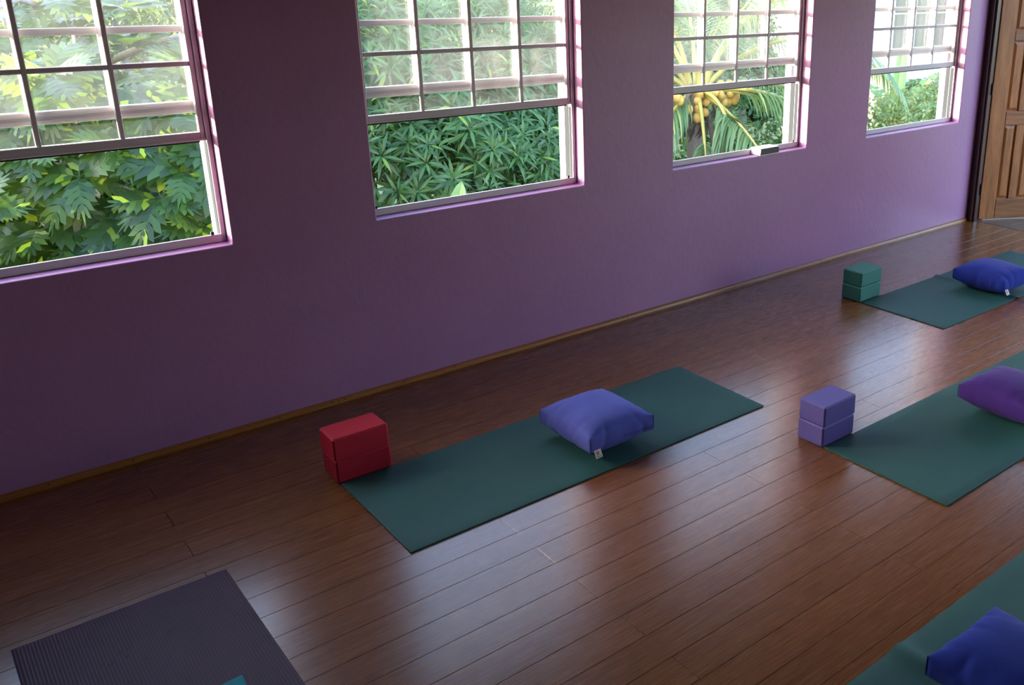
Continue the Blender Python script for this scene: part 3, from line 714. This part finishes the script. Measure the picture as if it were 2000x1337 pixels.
def whorl(p, axis, n, size, spread):
    ax = Vector(axis).normalized(); u = ax.orthogonal().normalized(); w = ax.cross(u); out = []
    a0 = RNG.random() * 6.28
    for k in range(n):
        t = a0 + 2 * PI * k / n + RNG.normal() * .25; el = spread + RNG.normal() * 0.22
        d = (u * math.cos(t) + w * math.sin(t)) * math.sin(el) + ax * math.cos(el)
        d = (d + Vector((0, 0, -0.12))).normalized()
        s = size * RNG.uniform(.75, 1.2)
        out.append((frame_matrix(Vector(p) + d * 0.1 * s, d, ax, s), RNG.integers(0, 3)))
    return out
P, D = rand_in_ellipsoid((1.3, 7.6, -0.6), (2.6, 2.3, 2.2), 360, .35)
P2, D2 = rand_in_ellipsoid((1.5, 9.2, 1.6), (2.2, 1.5, 1.1), 34, .3)
P = np.vstack([P, P2]); D = np.vstack([D, D2])
keep = (P[:, 1] > 4.6) & ~((P[:, 0] < 0.4) & (P[:, 2] > 0.75 + 0.13 * P[:, 1]))
keep &= ~((P[:, 2] > 0.75) & (RNG.random(len(P)) < .55))
P = P[keep]; D = D[keep]
W = []
for p, d in zip(P, D):
    ax = Vector((d[0] * .5 - .15, d[1] * .4 - .35, 0.9 + d[2] * .2)); W += whorl(p, ax, int(RNG.integers(7, 10)), .40, 1.15)
C0 = np.array([w[0][:3, 3] for w in W]); vis = in_view(C0, .1); order = by_nearness(C0)
first = [i for i in order if vis[i]][:240]; fs = set(first)
for i in first:
    o = mesh_obj('leaf', leaf_me[W[i][1]], None, tree); o.matrix_local = Matrix((W[i][0] - np.array([[0, 0, 0, tree.location[0]], [0, 0, 0, tree.location[1]], [0, 0, 0, tree.location[2]], [0, 0, 0, 0]])).tolist())
rest = [i for i in range(len(W)) if i not in fs]
parts = [instance_arrays(*BV[k], [W[i][0] for i in rest if W[i][1] == k]) for k in range(3)]
V, F = merged(parts); V = V - np.array(tree.location)
o = mesh_obj('foliage', np_mesh('foliage', V, F, True), M_BREAD, tree); o['kind'] = 'stuff'

# ---- mango tree by the second window
mango = empty('mango_tree', (5.4, 8.6, GZ)); tag(mango, 'dense mango tree with narrow leaves outside the second window', 'tree')
tube_obj('trunk', T(mango, [(5.4, 8.6, GZ), (5.3, 8.6, -2.0), (5.2, 8.5, -1.0), (5.2, 8.4, 0)]), [.22, .19, .15, .08], M_BARK, mango, 10)
for pts, rr in [([(5.2, 8.5, -1.2), (4.6, 7.8, -.8), (4.1, 7.2, -.3)], [.09, .06, .02]), ([(5.2, 8.5, -1.0), (6.0, 7.9, -.6), (6.5, 7.3, -.2)], [.09, .06, .02]), ([(5.2, 8.4, -.3), (5.3, 7.8, .5), (5.2, 7.4, 1.2)], [.07, .05, .02])]:
    tube_obj('branch', T(mango, pts), rr, M_BARK, mango, 8)
LV, LF = outline_leaf([(0, .012), (.15, .055), (.4, .095), (.65, .085), (.85, .045), (1.0, .006)], .35, .55)
tri = LF
clusters = []
for s in range(4):
    ms = []; n = 13
    for k in range(n):
        t = 2.399 * k + s; el = 0.55 + 0.75 * k / n + RNG.normal() * .1
        d = Vector((math.cos(t) * math.sin(el), math.sin(t) * math.sin(el), math.cos(el) * .9))
        d = (d + Vector((0, 0, -0.25 * k / n))).normalized()
        ms.append(frame_matrix(np.array(d) * .03 + np.array((0, 0, .09 * (1 - k / n))), d, (0, 0, 1), .20 * RNG.uniform(.8, 1.2)))
    clusters.append(instance_arrays(LV, LF, ms))
cl_me = []
for V, F in clusters:
    me = np_mesh('leaf_cluster', V, F, True); me.materials.append(M_MANGO); cl_me.append(me)
Ps, Ds = [], []
for c, r, n in [((5.2, 8.2, -0.9), (2.7, 2.5, 2.0), 2100), ((4.4, 8.4, .6), (1.7, 1.9, 1.25), 900), ((6.2, 8.7, .3), (1.9, 1.9, 1.5), 950), ((7.6, 9.2, -.8), (1.5, 1.8, 2.0), 300)]:
    a, b = rand_in_ellipsoid(c, r, n, .55); Ps.append(a); Ds.append(b)
P = np.vstack(Ps); D = np.vstack(Ds); k = P[:, 1] < 9.6; P, D = P[k], D[k]
MM = []
for p, d in zip(P, D):
    ax = Vector((d[0] * .8 - .1, d[1] * .9 - .15, d[2] * .5 + .55)) + Vector(RNG.normal(size=3) * .18)
    z = ax.normalized(); x = z.orthogonal().normalized(); a = RNG.random() * 6.28; x = (x * math.cos(a) + z.cross(x) * math.sin(a))
    MM.append((frame_matrix(p, x, z, RNG.uniform(.75, 1.25)), RNG.integers(0, 4)))
C0 = P; vis = in_view(C0, .1); order = by_nearness(C0); first = [i for i in order if vis[i]][:280]; fs = set(first)
off = np.zeros((4, 4)); off[:3, 3] = tuple(mango.location)
for i in first:
    o = mesh_obj('leaf_cluster', cl_me[MM[i][1]], None, mango); o.matrix_local = Matrix((MM[i][0] - off).tolist())
rest = [i for i in range(len(MM)) if i not in fs]
V, F = merged([instance_arrays(*clusters[k], [MM[i][0] for i in rest if MM[i][1] == k]) for k in range(4)])
o = mesh_obj('foliage', np_mesh('foliage', V - np.array(mango.location), F, True), M_MANGO, mango); o['kind'] = 'stuff'

# ---- coconut palm by the third window
SR = Vector((0.749, -0.662, 0)); SA = Vector((0.662, 0.749, 0))
def frond_arrays(P0, az, el0, L_, droop, n=34, leaf=.85, hang=.75, start=.16, w=.03, seed=0):
    rg = np.random.default_rng(seed)
    hd = SR * math.cos(math.radians(az)) + SA * math.sin(math.radians(az)); p = Vector(P0); pts = [p.copy()]; dirs = []
    K = 26
    for i in range(K):
        e = math.radians(el0 - droop * ((i + .5) / K) ** 1.1); d = hd * math.cos(e) + Vector((0, 0, 1)) * math.sin(e); dirs.append(d); p = p + d * (L_ / K); pts.append(p.copy())
    rad = [0.038 * (1 - .9 * i / K) + .004 for i in range(K + 1)]
    R_ = tube_arrays(pts, rad, 6)
    V, F = [], []
    side0 = hd.cross(Vector((0, 0, 1))).normalized()
    for j in range(n * 2):
        s = start + (1 - start) * (j // 2 + rg.random() * .3) / n
        s = min(s, .995); i = min(int(s * K), K - 1); base = pts[i].lerp(pts[i + 1], s * K - i); d = dirs[i]
        sg = 1 if j % 2 else -1; up = side0.cross(d).normalized()
        ll = leaf * (0.35 + 0.65 * math.sin(PI * min(1, (s - start) / (1 - start) * .82 + .16)) ) * rg.uniform(.85, 1.1)
        dd = (side0 * sg * .85 + d * .55 + up * .25 + Vector(rg.normal(size=3) * .05)).normalized(); q = base.copy(); k0 = len(V)
        wd = w * rg.uniform(.8, 1.2); S = 5
        for m in range(S + 1):
            t = m / S; ww = wd * (1 - t) ** .6 * (0.6 + .4 * min(1, t * 4)) + .002
            nrm = dd.cross(Vector((0, 0, 1))); nrm = nrm.normalized() if nrm.length > .05 else side0.cross(dd).normalized()
            V += [tuple(q + nrm * ww), tuple(q - nrm * ww)]
            dd = (dd + Vector((0, 0, -1)) * hang * (.35 + .5 * t)).normalized() if m else dd
            q = q + dd * ll / S
        for m in range(S): a = k0 + 2 * m; F.append((a, a + 1, a + 3, a + 2))
    return R_, (np.array(V), np.array(F))
palm = empty('coconut_palm', (9.75, 7.25, GZ)); tag(palm, 'coconut palm with yellow coconuts and drooping fronds outside the third window', 'palm tree')
tube_obj('trunk', T(palm, [(9.75, 7.25, GZ), (9.8, 7.3, -2.0), (9.78, 7.3, -.9), (9.72, 7.25, -.1), (9.7, 7.25, .15)]), [.2, .15, .14, .15, .12], M_BARK, palm, 12)
CR = Vector((9.72, 7.22, .12))
fr = [  # azimuth (0 right, 90 away, -90 towards the house), start elevation, length, droop, leaflet length
    (-138, -32, 2.3, 42, .95, .06), (-50, -18, 2.8, 45, 1.0, .18), (-82, -30, 1.9, 55, .6, .55), (-5, 8, 2.6, 95, 1.0, .22), (-60, 5, 1.6, 110, .8, .5), (8, 50, 3.9, 110, 1.05, .16), (-8, 72, 4.0, 95, 1.0, .16), (45, 62, 4.0, 95, 1.0, .16),
    (95, 60, 4.0, 90, 1.0, .16), (140, 66, 4.2, 100, 1.05, .16), (176, 58, 4.7, 108, 1.1, .16), (-150, 78, 4.0, 70, 1.0, .2), (-75, 84, 3.8, 40, .95, .2),
    (-8, 10, 3.4, 85, 1.0, .2), (-176, -4, 3.2, 60, 1.0, .16), (165, 35, 4.2, 105, 1.0, .16), (25, 15, 3.6, 80, 1.0, .16), (168, 5, 3.8, 75, 1.05, .16)]
for k, (az, el, L_, dr, lf, st_) in enumerate(fr):
    off_ = SR * math.cos(math.radians(az)) * .1 + SA * math.sin(math.radians(az)) * .1
    (RV, RF), (V, F) = frond_arrays(CR + off_, az, el, L_, dr, n=62, leaf=lf, start=st_, seed=k + 1, w=.021)
    f = mesh_obj('frond', np_mesh('frond', RV - np.array(palm.location), RF, True), M_RACHIS, palm)
    l = mesh_obj('leaflets', np_mesh('leaflets', V - np.array(palm.location), F), M_PALM, f); l['kind'] = 'stuff'
cb = bmesh.new(); bmesh.ops.create_icosphere(cb, subdivisions=2, radius=.075)
for v in cb.verts: v.co.z *= 1.22; v.co.x *= 1 + .12 * math.cos(3 * math.atan2(v.co.y, v.co.x)) * (1 - abs(v.co.z) / .1) * .5
coco_me = bpy.data.meshes.new('coconut'); cb.to_mesh(coco_me); cb.free(); coco_me.shade_smooth(); coco_me.materials.append(M_COCO)
for (x, y, z) in [(9.54, 7.0, -0.01), (9.55, 6.98, -0.14), (9.68, 6.97, -0.2), (9.36, 7.0, -0.13), (9.49, 6.95, -0.27), (9.73, 7.0, -0.04), (9.57, 7.0, 0.1), (9.96, 6.9, 0.06), (10.12, 6.85, 0.08), (10.27, 6.9, -0.04), (10.29, 6.95, 0.09), (9.07, 7.0, 0.09), (10.05, 6.9, -0.06), (10.18, 6.95, -0.06), (10.4, 7.0, 0.0), (9.87, 7.0, 0.0), (10.0, 6.95, .2), (9.2, 7.05, .02), (10.16, 6.9, .22), (9.82, 6.9, .12)]:
    o = mesh_obj('coconut', coco_me, None, palm, tuple(loc(palm, (x, y, z)))); o.rotation_euler = (random.uniform(-.6, .6), random.uniform(-.6, .6), random.uniform(0, 3)); s = random.uniform(.85, 1.1); o.scale = (s, s, s)
for pts in [[(9.72, 7.15, .2), (9.6, 7.05, .12), (9.55, 7.03, -.1)], [(9.75, 7.15, .2), (10.0, 7.0, .2), (10.2, 6.95, .05)], [(9.7, 7.15, .2), (9.3, 7.05, .2), (9.1, 7.0, .14)]]:
    tube_obj('fruit_stalk', T(palm, pts), [.022, .018, .012], M_RACHIS, palm, 6)
hv = []
for k in range(60):
    a = RNG.normal() * .3; p = (9.85 + a + RNG.normal() * .08, 7.1 + RNG.normal() * .08, -.05 - RNG.random() * .45)
    hv.append(frame_matrix(p, (RNG.normal() * .3, -.2, -1), (0, -1, 0), (RNG.uniform(.12, .3), .3, .3)))
V, F = instance_arrays(LV, LF, hv)
o = mesh_obj('dry_fibre', np_mesh('dry_fibre', V - np.array(palm.location), F), M_HUSK, palm); o['kind'] = 'stuff'
for pts in [[(9.9, 7.0, -.1), (10.0, 6.9, -.35), (10.15, 6.85, -.6)], [(9.75, 7.0, -.1), (9.8, 6.9, -.6), (9.85, 6.9, -1.0)], [(9.5, 7.1, .25), (9.35, 7.0, .2), (9.25, 6.95, 0)]]:
    tube_obj('spathe', T(palm, pts), [.02, .05, .008], M_HUSK, palm, 8)

# ---- banana plants
def banana_leaf_arrays(P0, az, el0, L_, droop, wmax=.26, torn=0, seed=0):
    rg = np.random.default_rng(seed); hd = SR * math.cos(math.radians(az)) + SA * math.sin(math.radians(az)); side = hd.cross(Vector((0, 0, 1))).normalized()
    p = Vector(P0); K = 22; V = []; F = []; pts = []
    for i in range(K + 1):
        t = i / K; e = math.radians(el0 - droop * t); d = hd * math.cos(e) + Vector((0, 0, 1)) * math.sin(e)
        up = side.cross(d).normalized(); w = wmax * max(0.0, math.sin(PI * min(1, (t - .12) / .88 * .93 + .07))) ** .6 if t > .12 else .012
        if i == K: w = .004
        pts.append(p.copy())
        for s in (-1, 1):
            j = (rg.random() * .25 if torn else 0)
            V += [tuple(p), tuple(p + side * s * w * .55 + up * w * .22), tuple(p + side * s * w * (1 - j) + up * w * (.10 - .2 * j) + d * .04)]
        p = p + d * L_ / K
    for i in range(K):
        if torn and i % 3 == 2: continue
        a = i * 6; b = a + 6
        for s in (0, 3): F += [(a + s, b + s, b + s + 1, a + s + 1), (a + s + 1, b + s + 1, b + s + 2, a + s + 2)]
    return (np.array(V), np.array(F)), pts
def banana_plant(base, top, leaves, label):
    r = empty('banana_plant', (base[0], base[1], GZ)); tag(r, label, 'plant')
    tube_obj('stem', T(r, [(base[0], base[1], GZ), tuple((Vector((base[0], base[1], GZ)) + Vector(top)) / 2), top]), [.13, .11, .06], M_RACHIS, r, 10)
    for k, (az, el, L_, dr, wm, tn) in enumerate(leaves):
        (V, F), pts = banana_leaf_arrays(top, az, el, L_, dr, wm, tn, k + 5)
        lf = mesh_obj('leaf', np_mesh('leaf', V - np.array(r.location), F, True), M_BANANA, r)
        tube_obj('midrib', T(r, [tuple(p) for p in pts[:-1]]), [.018 * (1 - .85 * i / len(pts)) for i in range(len(pts) - 1)], M_RACHIS, lf, 5)
    return r
banana_plant((3.98, 5.05), (4.04, 5.05, -1.52), [(60, 84, 1.22, 10, .19, 0), (170, 50, 1.3, 60, .2, 0), (-20, 40, 1.3, 70, .2, 0), (80, 55, 1.3, 60, .2, 0)], 'banana plant with one pale leaf tip showing above the second window\'s sill')
banana_plant((18.6, 9.6), (18.6, 9.6, -1.6), [(70, 82, 2.0, 20, .16, 0), (150, 70, 2.0, 70, .28, 1), (20, 68, 1.8, 45, .24, 1), (-40, 60, 1.7, 90, .25, 1), (110, 62, 1.9, 75, .26, 1), (185, 55, 1.8, 110, .28, 1)], 'banana plant with torn leaves behind the hedge, outside the window by the door')

# ---- hedge of variegated shrubs outside the fourth window, and other small-leaved crowns
CV, CF = outline_leaf([(0, .02), (.3, .2), (.65, .2), (1.0, .02)], .3, .3)
def crown(nm, ellipsoids, leaf, n, m_, root_loc, label, cat, shell=.7, group=None, trunk=None, up=.5):
    r = empty(nm, root_loc); tag(r, label, cat, group); ms = []
    for c, rr in ellipsoids:
        P, D = rand_in_ellipsoid(c, rr, n, shell)
        for p, d in zip(P, D):
            a = Vector(d) * .6 + Vector((0, 0, up)) + Vector(RNG.normal(size=3) * .45)
            x = Vector(RNG.normal(size=3)); x = (x - a.normalized() * x.dot(a.normalized())) + Vector((0, 0, -.3))
            ms.append(frame_matrix(p, x, a, leaf * RNG.uniform(.7, 1.3)))
    V, F = instance_arrays(CV, CF, ms)
    o = mesh_obj('foliage', np_mesh('foliage', V - np.array(root_loc), F), m_, r); o['kind'] = 'stuff'
    if trunk:
        for pts, rr in trunk: tube_obj('trunk', [tuple(np.array(p) - np.array(root_loc)) for p in pts], rr, M_BARK, r, 8)
    return r
crown('croton_bush', [((17.6, 9.0, -1.9), (1.3, 1.1, 1.35)), ((18.7, 9.2, -1.7), (1.2, 1.1, 1.15))], .13, 1700, M_CROTON, (18, 9.1, GZ), 'variegated green and yellow bush in the lower left of the window by the door', 'bush', trunk=[([(18, 9.1, GZ), (18, 9.1, -1.8)], [.06, .03])])
crown('croton_bush', [((20.0, 9.3, -1.75), (1.1, 1.1, 1.25)), ((21.0, 9.8, -1.7), (1.1, 1.1, 1.3))], .13, 1700, M_CROTON, (20.4, 9.4, GZ), 'variegated green and yellow bush below the blue grey roof', 'bush', trunk=[([(20.4, 9.4, GZ), (20.4, 9.4, -1.8)], [.06, .03])])

# ---- neighbouring buildings beyond the fourth window
hs = empty('neighbour_house', (25.0, 14.5, GZ)); tag(hs, 'low beige house with a blue grey metal roof beyond the window by the door', 'house')
def hbox(nm, lo, hi, m_, parent, bev=0): 
    r0 = np.array((25.0, 14.5, GZ)); return box_obj(nm, tuple(np.array(lo) - r0), tuple(np.array(hi) - r0), m_, parent, bev)
hbox('wall', (24.2, 13.6, GZ), (32.5, 18.5, -1.05), M_BEIGE, hs)
n = 26; V = []; F = []
for i in range(n * 4 + 1):
    x = 23.6 + (33.2 - 23.6) * i / (n * 4); r = 0.025 if i % 4 in (1, 2) else 0
    for (yy, zz) in ((13.0, -1.12), (16.4, -0.55), (19.0, -1.12)): V.append((x - 25, yy - 14.5, zz + r - GZ))
for i in range(n * 4):
    for j in range(2): a = i * 3 + j; F.append((a, a + 1, a + 4, a + 3))
mesh_obj('roof', np_mesh('roof', V, F), M_ROOF, hs)
hbox('fascia', (23.6, 12.97, -1.26), (33.2, 13.0, -1.12), M_PLASTER, hs)
wf = hbox('window_frame', (26.0, 13.56, -2.4), (27.0, 13.6, -1.4), M_VINYL, hs); hbox('pane', (26.08, 13.54, -2.32), (26.92, 13.56, -1.48), M_DARKFACE, wf)
h2 = empty('white_house', (33.0, 21.0, GZ)); tag(h2, 'white house with tall dark windows seen through the window by the door', 'house')
r0_ = np.array((33.0, 21.0, GZ))
def h2box(nm, lo, hi, m_, parent): return box_obj(nm, tuple(np.array(lo) - r0_), tuple(np.array(hi) - r0_), m_, parent)
h2box('wall', (28.8, 19.4, GZ), (38.6, 24.0, 4.2), M_PLASTER, h2)
for x0 in (31.85, 33.35, 34.85, 36.35):
    wf = h2box('window_frame', (x0 - .06, 19.33, -0.98), (x0 + 1.08, 19.398, 3.0), M_VINYL, h2)
    for q in (0, 1):
        for z0, z1 in ((-0.9, 0.46), (0.52, 1.7), (1.76, 2.94)): h2box('pane', (x0 + .52 * q, 19.31, z0), (x0 + .52 * q + .49, 19.328, z1), M_DARKGLASS, wf)
h2box('roof_slab', (28.4, 19.0, 4.2), (39.0, 24.3, 4.4), M_BEIGE, h2)

# ---- trees further back that close the view
bt = [((0.2, 15.5, .2), (2.6, 2, 2.4)), ((3.6, 17.5, .3), (2.8, 2, 2.5)), ((-3.2, 16, .0), (2.8, 2, 2.3)), ((7.4, 16.5, .5), (2.7, 2, 2.5)), ((10.8, 15.5, .2), (2.6, 2, 2.6)), ((14.2, 14.5, .3), (2.6, 2, 2.7)),
      ((17.8, 15.8, .6), (2.4, 2, 2.6)), ((12.5, 11.5, -1.0), (1.9, 1.6, 1.9)), ((37.2, 14.5, 1.0), (2.2, 2, 3.2)), ((15.6, 12.0, -1.2), (1.6, 1.5, 1.6)), ((-6.5, 14, -.4), (2.8, 2.2, 2.0)), ((23.3, 12.2, -2.2), (1.3, 1.1, 1.2))]
where = ['straight behind the breadfruit tree', 'between the breadfruit and the mango', 'left of the breadfruit tree', 'behind the mango tree', 'behind the left fronds of the coconut palm', 'behind the coconut palm',
         'between the palm and the banana plant', 'low beside the palm trunk', 'right of the roofed house', 'low to the right of the palm', 'far left of the row', 'small, in front of the roofed house']
for (c, r), wd in zip(bt, where):
    c2 = (c[0] + r[0] * .45, c[1] + .4, c[2] + r[2] * .35)
    crown('leafy_tree', [(c, r), (c2, tuple(.6 * v for v in r))], .16, 4200, M_BACK, (c[0], c[1], GZ), 'bright leafy background tree, ' + wd, 'tree', .8, trunk=[([(c[0], c[1], GZ), (c[0] + .1, c[1], c[2] - r[2] * .3), (c[0], c[1], c[2] + r[2] * .5)], [.2, .14, .05])])
hn = []
for k in range(5200):
    x = RNG.uniform(-40, 90); y = RNG.uniform(26, 75); d = max(0, y - 24); z = GZ + 0.28 * d ** 1.08 * (0.75 + 0.25 * math.sin(x * 0.06 + 1)) + RNG.uniform(.2, 1.6)
    hn.append(frame_matrix((x, y, min(z, 24)), RNG.normal(size=3), RNG.normal(size=3) * .7 + np.array((0, -.6, 1)), RNG.uniform(1.0, 2.4)))
V, F = instance_arrays(CV, CF, hn)
o = mesh_obj('hillside_forest', np_mesh('hillside_forest', V, F), M_BACK); tag(o, 'hazy wooded hillside rising behind all the trees', 'forest', kind='stuff')
